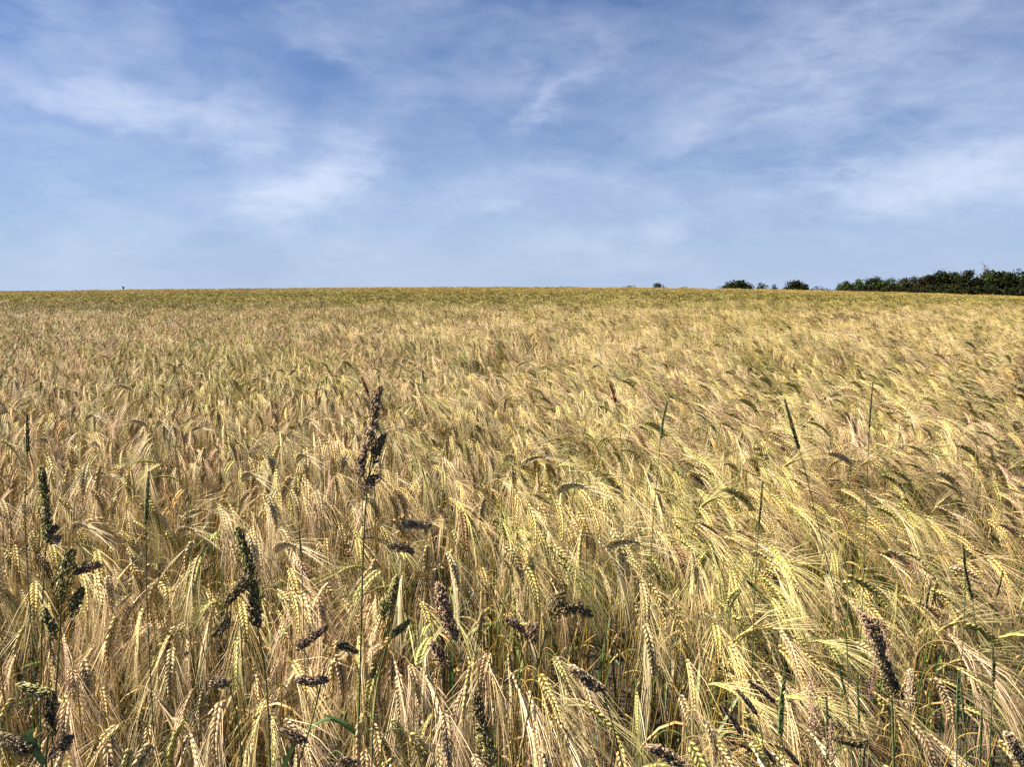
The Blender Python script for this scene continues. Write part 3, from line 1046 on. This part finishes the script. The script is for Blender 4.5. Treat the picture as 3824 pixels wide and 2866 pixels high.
for k, (Y, stem, head, wpx, txt) in enumerate([
    (1.05, [(2905, 2920), (2912, 2780)], [(2914, 2750), (2920, 2620), (2932, 2495)], 36, 'broad braided dark green spike at lower right left of the pale panicle'),
    (1.1, [(3092, 2920), (3090, 2850)], [(3090, 2840), (3092, 2720), (3086, 2604)], 22, 'upright dark green spike between the pale panicle and the level dark head'),
    (1.25, [(3190, 2920), (3172, 2700)], [(3159, 2600), (3145, 2545), (3134, 2500)], 20, 'short dark green spike leaning left behind the large curved cocksfoot head'),
    (1.2, [(3215, 2920), (3212, 2760)], [(3208, 2706), (3206, 2620), (3199, 2545)], 18, 'thin dark green spike left of the large curved cocksfoot stem'),
    (1.1, [(3572, 2920), (3574, 2740)], [(3575, 2700), (3578, 2600), (3581, 2512)], 24, 'upright dark green spike right of a bright yellow straw at lower right'),
    (1.15, [(3612, 2920), (3606, 2760)], [(3602, 2700), (3594, 2620), (3588, 2548)], 18, 'narrow dark green spike just right of a similar taller one at lower right'),
    (1.1, [(3665, 2920), (3662, 2860)], [(3660, 2840), (3664, 2740), (3666, 2650)], 16, 'small green spike low down near the right edge'),
    (1.1, [(3694, 2920), (3700, 2700), (3708, 2570)], [(3710, 2550), (3711, 2480), (3708, 2420)], 26, 'near-black spike on a long stem under a fanned-out straw ear at the right edge'),
    (1.6, [(3440, 2700), (3450, 2400)], [(3460, 2260), (3468, 2210), (3478, 2168)], 16, 'small dark spike leaning right beside the shady gap'),
    (1.5, [(3680, 2600), (3650, 2380)], [(3631, 2240), (3612, 2160), (3596, 2085)], 20, 'dark spike leaning left above the right-hand shady gap'),
    (1.7, [(3690, 2500), (3712, 2300)], [(3722, 2230), (3735, 2180), (3746, 2130)], 16, 'dark spike leaning right near the right edge'),
    (1.45, [(3180, 2420), (3110, 2180), (3060, 1980), (3012, 1780)], [(2984, 1680), (2960, 1600), (2930, 1492)], 26, 'very long dark spike slanting up left through the right half'),
    (1.7, [(3225, 2200), (3238, 1800)], [(3246, 1600), (3252, 1510), (3260, 1425)], 12, 'thin dark spike standing upright in the right half'),
    (1.7, [(2430, 2050), (2452, 1800)], [(2468, 1640), (2476, 1570), (2492, 1500)], 16, 'dark green spike leaning right, right of the middle of the field'),
    (2.1, [(2330, 1800), (2316, 1600)], [(2300, 1506), (2290, 1470), (2276, 1432)], 24, 'rusty brown spike leaning left, right of the middle'),
    (2.0, [(1395, 1650), (1388, 1540)], [(1378, 1482), (1362, 1440), (1348, 1408)], 22, 'rusty brown spike leaning left just above the tallest cocksfoot head'),
    (1.4, [(1136, 2400), (1130, 2200)], [(1126, 2080), (1120, 2020), (1116, 1964)], 13, 'thin dark spike between the forked and the tallest cocksfoot'),
    (1.4, [(2815, 2300), (2828, 2040)], [(2834, 1960), (2842, 1880), (2848, 1800)], 14, 'thin dark spike standing under the long slanting one'),
    (1.5, [(3600, 2350), (3604, 2200)], [(3606, 2150), (3602, 2090), (3596, 2030)], 18, 'dark spike upright behind the shady gap at right'),
    (1.6, [(90, 2000), (98, 1800)], [(104, 1690), (103, 1620), (100, 1550)], 30, 'blackish broad spike near the left edge halfway down'),
    (1.35, [(548, 2300), (546, 2000)], [(545, 1960), (548, 1880), (556, 1760)], 26, 'dark green blade-like spike left of centre among straw ears'),
]):
    col = (.22, .11, .05) if 'rusty' in txt else DG if 'green' in txt else (.075, .085, .035)
    weed('ryegrass', 'grass weed', txt, Y, stem + [head[0]], [(head, wpx * .46, col)], kind='rye', group=RG, seed=50 + k, stem_r=.0011, stem_col=(.07, .10, .035))
FG = 'pale soft grass panicles at lower right'
for k, (Y, stem, head, wpx, col, txt) in enumerate([
    (1.15, [(3395, 2900), (3398, 2700)], [(3392, 2640), (3400, 2570), (3398, 2506)], 34, (.62, .47, .32), 'cream soft panicle right of the large curved cocksfoot head'),
    (1.08, [(3045, 2920), (3040, 2760)], [(3036, 2720), (3030, 2640), (3022, 2560)], 32, (.60, .42, .30), 'pinkish white panicle in front of a bright yellow straw'),
    (1.1, [(3100, 2900), (3088, 2720)], [(3070, 2700), (3050, 2610), (3026, 2545)], 60, (.36, .24, .13), 'tan feathery panicle behind the pinkish white one'),
    (1.2, [(3345, 2800), (3338, 2560)], [(3325, 2460), (3312, 2390), (3290, 2320)], 30, (.36, .25, .17), 'pinkish brown panicle hugging the large curved cocksfoot head'),
    (1.12, [(3240, 2900), (3246, 2700)], [(3246, 2620), (3260, 2560), (3266, 2500)], 22, (.24, .14, .11), 'reddish purple thin panicle left of the large curved cocksfoot head'),
    (1.0, [(3110, 2930), (3112, 2900)], [(3108, 2860), (3106, 2780), (3102, 2700)], 24, (.34, .23, .16), 'dull pink panicle rising from the bottom edge'),
]):
    weed('meadow_grass', 'grass weed', txt, Y, stem + [head[0]], [(head, wpx, col)], kind='fog', group=FG, seed=80 + k, stem_r=.0008, stem_col=(.3, .27, .12))

# ---- the 300 nearest barley plants
VARIANTS = []
rv = np.random.default_rng(77)
for i in range(44):
    windy = i % 2 == 1
    end = rv.uniform(R(126), R(170)) if windy else rv.uniform(R(144), R(184))
    if i in (9, 23):
        end = R(95)
    palname = pick_palette(rv, windy)
    H = rv.uniform(.78, .93)
    g, mid, edir = barley(H, end, palname, 0, rv.uniform(.02, .12), rv.uniform(.076, .110), seed=500 + i)
    meshes = [(k, g[k].mesh(k, M_PLANT)) for k in ('stem', 'ear', 'awns')] + [('leaf', q_.mesh('leaf', M_PLANT)) for q_ in g['leaf']]
    VARIANTS.append(dict(g=meshes, mid=mid, dir=edir, windy=windy, pal=palname, end=end, H=H))

LANDMARKS = [(1400, 1550, 'the tallest purple head'), (910, 2150, 'the forked dark head'), (165, 1900, 'the upright grey-green head'),
             (240, 2140, 'the stout green head'), (100, 2600, 'the sideways dark cluster'), (820, 2552, 'the single short cluster'),
             (1165, 2385, 'the slanting purple cluster'), (1165, 2545, 'the level purple cluster'), (1470, 2210, 'the slim grey-green head'), (1655, 2260, 'the plump purple head'),
             (1800, 2720, 'the heavy bottom head'), (2140, 2268, 'the near-black tufts'), (2190, 2535, 'the curved-stem grey head'), (2480, 2820, 'the flat purple head'),
             (2820, 2620, 'the slim purple spikes'), (3285, 2450, 'the S-curved dark head'), (2922, 2620, 'the braided green spike'), (3580, 2600, 'the paired green spikes'),
             (3710, 2480, 'the near-black spike'), (3395, 2570, 'the cream panicle'), (1550, 1962, 'the level grey cluster'), (3180, 2772, 'the level dark head')]
COLOUR = {'straw': 'pale straw', 'golden': 'golden', 'yellow_green': 'yellow-green', 'brown': 'dull brown'}


def lean_word(a, b):
    dx, dy = b[0] - a[0], b[1] - a[1]
    ang = math.degrees(math.atan2(dy, dx))       # 90 = straight down in the picture
    if -25 <= ang < 22:
        return 'stretched right'
    if 22 <= ang < 70:
        return 'hanging right'
    if 70 <= ang < 110:
        return 'hanging straight down'
    if 110 <= ang < 158:
        return 'hanging left'
    if ang >= 158 or ang < -155:
        return 'stretched left'
    return 'half upright'


# positions: a jittered scatter in the wedge nearest the camera
spots = []
rs = np.random.default_rng(123)
tries = 0
while len(spots) < 300 and tries < 60000:
    tries += 1
    y = math.sqrt(rs.uniform(0.92 ** 2, EDGE ** 2))
    x = rs.uniform(-1, 1) * (0.665 * y + .12)
    if spots and rs.random() < .72:       # most tillers join a tuft
        a, b = spots[rs.integers(len(spots))]
        x, y = a + rs.normal(0, .035), b + rs.normal(0, .035)
        if not (0.92 < y < EDGE and abs(x) < .665 * y + .12):
            continue
    dmin = 0.02
    # thinner where the photograph shows shady gaps with bare stalks
    if all((x - a) ** 2 + (y - b) ** 2 > dmin * dmin for a, b in spots):
        spots.append((x, y))
spots.sort(key=lambda s: s[1])
info = []
for k, (x, y) in enumerate(spots):
    windy = rs.random() < 1 / (1 + math.exp(-(x / y) * 6 - .5))
    cands = [i for i, v in enumerate(VARIANTS) if v['windy'] == windy]
    vi = cands[rs.integers(len(cands))]
    tuft = math.sin(x * 19.3 + 4 * math.sin(y * 11)) * math.sin(y * 17.7 + 2)
    rz = base_turn(x, y) + tuft * (R(30) if windy else R(55)) + rs.normal(0, R(15))
    if rs.random() < .07:
        rz += math.pi * rs.uniform(.6, 1.2)
    z = float(ground_z(x, y)) - max(0, 1.35 - y) * rs.uniform(0.0, .25)
    z = min(z, 0.0)
    sc = rs.uniform(.92, 1.06)
    info.append((x, y, z, vi, rz, sc))
used = {}
for k, (x, y, z, vi, rz, sc) in enumerate(info):
    v = VARIANTS[vi]
    zz = z
    hs = sc
    if vi not in used:
        o = empty('barley_plant', (x, y, 0), rz)
        kids = []
        for nm, me_ in v['g']:
            c = bpy.data.objects.new(nm, me_)
            COL.objects.link(c)
            c.parent = kids[1] if nm == 'awns' else o      # the awns belong to the ear
            kids.append(c)
        used[vi] = (o, kids)
    else:
        src, skids = used[vi]
        o = src.copy()
        COL.objects.link(o)
        kids = []
        for so in skids:
            c = so.copy()
            COL.objects.link(c)
            c.parent = kids[1] if so.parent != src else o
            kids.append(c)
    hs = sc * (1 + zz)                     # plants at the very front are a little shorter
    o.location = (x, y, float(ground_z(x, y)))
    o.rotation_euler = (0, 0, rz)
    o.scale = (sc, sc, hs)
    mid = rot_z(np.array([v['mid'] * [sc, sc, hs]]), rz)[0] + [x, y, 0]
    tip = rot_z(np.array([(v['mid'] + v['dir'] * .04) * [sc, sc, hs]]), rz)[0] + [x, y, 0]
    a, b = pixel(mid), pixel(tip)
    o['category'] = 'barley'
    o['group'] = 'nearest barley plants'
    info[k] = (o, a, b, v)
# label every plant by look and by its rank around the landmark it is nearest to
buckets = {}
for o, a, b, v in info:
    d = [math.hypot(a[0] - lx, (a[1] - ly)) for lx, ly, _ in LANDMARKS]
    j = int(np.argmin(d))
    lx, ly, lname = LANDMARKS[j]
    dx, dy = a[0] - lx, a[1] - ly
    rel = ('right of' if dx > 0 else 'left of') if abs(dx) > abs(dy) else ('below' if dy > 0 else 'above')
    key = (COLOUR[v['pal']], lean_word(a, b), rel, lname)
    buckets.setdefault(key, []).append((d[j], o))
ORD = ['nearest', 'second nearest', 'third nearest', 'fourth nearest', 'fifth nearest', 'sixth nearest', 'seventh nearest', 'eighth nearest', 'ninth nearest', 'tenth nearest', 'eleventh nearest', 'twelfth nearest']
for key, lst in buckets.items():
    lst.sort(key=lambda q: q[0])
    for n_, (dd, o) in enumerate(lst):
        c_, ln_, rel, lname = key
        if len(lst) == 1:
            o['label'] = f'{c_} barley ear {ln_}, {rel} {lname}'
        else:
            o['label'] = f'{c_} ear {ln_}, {ORD[min(n_, 11)]} {rel} {lname}'


# ------------------------------------------------------------------ trees behind the field
def crown_geo(w_, h_, z0, n, leaf, r, col, shape='dome', gap=.18):
    """Many leaf-sized faces in clumps through the crown's volume."""
    g = Geo()
    clumps = []
    for k in range(max(14, int(n / 42))):
        a = r.uniform(0, 2 * math.pi)
        if shape == 'dome':
            u_, f = math.sqrt(r.random()), r.random()
            hmax = math.sqrt(max(0, 1 - u_ * u_))
            q = np.array([math.cos(a) * u_ * w_ / 2, math.sin(a) * u_ * w_ / 2, z0 + h_ * hmax * (f ** .45) * r.uniform(.9, 1.0)])
        else:
            u_, f = math.sqrt(r.random()), r.random()
            q = np.array([math.cos(a) * u_ * w_ / 2 * (1 - .55 * f), math.sin(a) * u_ * w_ / 2 * (1 - .55 * f), z0 + h_ * f])
        clumps.append((q, r.uniform(.5, 1.15) * min(w_, h_) * .12, r.uniform(.7, 1.35)))
    per = int(n / len(clumps))
    for q, rad, tone in clumps:
        dirs = r.normal(0, 1, (per, 3))
        dirs /= np.linalg.norm(dirs, axis=1, keepdims=True)
        pts = q + dirs * (r.random((per, 1)) ** .45) * rad * np.array([1.75, 1.75, 1.35])
        pts[:, 2] = np.maximum(pts[:, 2], z0 * .2)
        d1 = r.normal(0, 1, (per, 3))
        d1 /= np.linalg.norm(d1, axis=1, keepdims=True)
        d2 = np.cross(d1, r.normal(0, 1, (per, 3)))
        d2 /= np.linalg.norm(d2, axis=1, keepdims=True)
        s = leaf * r.uniform(.6, 1.3, (per, 1))
        V = np.stack([pts - d1 * s, pts + d2 * s * .6, pts + d1 * s, pts - d2 * s * .6], 1).reshape(-1, 3)
        b = np.arange(per) * 4
        tri = np.concatenate([np.stack([b, b + 1, b + 2], -1), np.stack([b, b + 2, b + 3], -1)])
        c = np.repeat(np.array(col)[None] * [.78, .74, .52] * tone * r.uniform(.75, 1.25, (per, 1)), 4, 0)
        g.add(V, tri, c)
    return g


def tree(name, label, px, ytop, wpx, Y, cat='tree', base=None, col=(.026, .036, .014), n=1800, shape='dome', group=None, seed=0, trunk=True):
    r = np.random.default_rng(2000 + seed)
    top = at(px, ytop, Y)
    gz = float(ground_z(top[0], Y))
    h = top[2] - gz
    wd = wpx / FPX * Y * (2.0 if cat == 'bush' else 1.0)
    if cat == 'bush':
        n *= 3
    o = empty(name, (top[0], Y, gz))
    o['label'], o['category'], o['kind'] = label, cat, 'thing'
    if group:
        o['group'] = group
    z0 = h * ((.0 if cat == 'bush' else .22) if base is None else base)
    g = crown_geo(wd * .92, (h - z0) * .95, z0, n, max(.16, min(.42, h * .035)), r, col, shape)
    part('crown', g, M_TREE, o)
    g = Geo()
    P = [(0, 0, -.2), (r.normal(0, .1), r.normal(0, .1), h * .3), (r.normal(0, .25), 0, h * .62), (r.normal(0, .3), 0, h * .8)]
    tube(g, P, np.array([.05, .035, .022, .01]) * h * .8, (.07, .055, .04), 6)
    for k in range(7):
        a = r.uniform(0, 6.28)
        q = np.array(P[1]) * (1 - k / 8) + np.array(P[2]) * (k / 8)
        e = q + np.array([math.cos(a) * wd * .32, math.sin(a) * wd * .32, h * r.uniform(.12, .3)])
        tube(g, [q, (q + e) / 2 + [0, 0, h * .02], e], np.array([.018, .012, .005]) * h, (.07, .055, .04), 5)
    part('trunk', g, M_TREE, o)
    return o


SK = 'small trees on the skyline'
tree('tree', 'broad dome-shaped dark tree, the larger and left one of two on the skyline', 2757, 1039, 136, 330, n=9000, seed=1, base=.04)
tree('tree', 'rounded dark tree, the smaller and right one of two on the skyline', 2973, 1043, 112, 330, n=7500, seed=2, base=.04)
tree('bush', 'lowest flank bush at the left foot of the broad dome tree', 2690, 1064, 30, 330, 'bush', n=500, seed=3)
tree('bush', 'small dark bush directly right of the broad dome tree', 2850, 1058, 34, 340, 'bush', n=600, seed=4, shape='cone')
tree('bush', 'wider low bush between the two skyline trees', 2892, 1061, 44, 340, 'bush', n=700, seed=5)
tree('bush', 'three-humped dark bush far left of the skyline trees', 2457, 1056, 44, 420, 'bush', n=900, seed=6)
tree('bush', 'tiny faint bush between the three-humped bush and the dome tree', 2550, 1062, 36, 430, 'bush', n=600, seed=7)
tree('bush', 'faint low bush furthest left on the right half of the skyline', 2352, 1064, 36, 440, 'bush', n=600, seed=8)
tree('bush', 'flat dark scrub trailing right from the smaller skyline tree', 3052, 1067, 76, 330, 'bush', n=900, seed=9)
tree('bush', 'thin faint scrub next to the left end of the wood', 3118, 1071, 50, 300, 'bush', n=500, seed=10)
tree('poplar', 'lone tiny pointed tree on the left skyline', 460, 1068, 7, 400, n=500, seed=11, shape='cone', base=.05)
# the wood at the right edge, tree by tree
WOOD = [(3160, 1050, 44, 'first pale green tree at the left end of the wood', (.05, .075, .03)), (3205, 1044, 46, 'second pale green tree at the left end of the wood', (.05, .078, .032)),
        (3262, 1034, 62, 'dark pointed tree third from the left end of the wood', (.028, .036, .017)), (3318, 1042, 60, 'light green rounded tree right of the dark pointed one', (.045, .07, .024)),
        (3368, 1038, 58, 'low greyish tree in a dip of the wood top', (.05, .055, .035)), (3420, 1030, 66, 'brownish tree where the wood starts to rise', (.045, .042, .025)),
        (3466, 1024, 60, 'dark brownish tree halfway up the rising wood', (.034, .034, .02)), (3512, 1008, 76, 'tall tree with the ragged peak left of the gap', (.03, .042, .018)),
        (3562, 1008, 72, 'dark tall tree right of the ragged peak', (.028, .04, .018)), (3612, 1012, 66, 'tree with a flat top before the bare branches', (.03, .036, .018)),
        (3650, 1030, 46, 'low dark tree under the bare branches', (.03, .036, .018)), (3700, 1006, 66, 'bright-topped tree right of the bare branches', (.04, .06, .02)),
        (3752, 1002, 76, 'highest dark tree near the right edge', (.024, .036, .015)), (3806, 1003, 76, 'tree cut by the right edge with greener leaves', (.035, .06, .02)), (3868, 1006, 76, 'last tree of the wood mostly outside the right edge', (.03, .045, .018))]
for k, (px, yt, wp, lb, cl) in enumerate(WOOD):
    Yk = 176 - k * 1.6 + (k % 3) * 2.0
    tree('tree', lb, px, yt - 4, wp * 1.75, Yk, col=cl, n=4600, seed=30 + k, base=.02, group='trees of the wood')
tree_h = Geo()
# an understorey of shrubs along the wood's edge hides the trunks
for k in range(13):
    px = 3165 + k * 54
    tree('shrub', f'dark shrub at the foot of the wood, number {["one","two","three","four","five","six","seven","eight","nine","ten","eleven","twelve","thirteen"][k]} from its left end', px, 1066 + (k % 2) * 4 - k * .6, 88, 166 - k * 1.2, 'shrub', col=(.024, .032, .015), n=1300, seed=60 + k, base=0.0, group='shrubs along the foot of the wood')
# two dead branches that stick out of the wood's top
r = np.random.default_rng(4)
top = at(3680, 988, 168)
gz = float(ground_z(top[0], 168))
o = empty('dead_tree', (top[0], 168, gz))
o['label'], o['category'] = 'bare dead tree whose leafless branches poke above the wood', 'tree'
g = Geo()
hh = top[2] - gz
tube(g, [(0, 0, 0), (.1, 0, hh * .5), (-.1, 0, hh * .8), (.1, 0, hh)], [.11, .08, .04, .015], (.26, .22, .18), 6)
part('trunk', g, M_TREE, o)
g = Geo()
for k in range(16):
    z = hh * r.uniform(.7, .95)
    a = r.uniform(0, 6.28)
    ln = r.uniform(.4, 1.5)
    b = np.array([0, 0, z])
    e = b + np.array([math.cos(a) * ln * .7, math.sin(a) * ln * .5, ln * .8])
    tube(g, [b, (b + e) / 2 + [.08, 0, 0], e], [.05, .035, .015], (.2, .17, .14), 4)
part('branch', g, M_TREE, o)
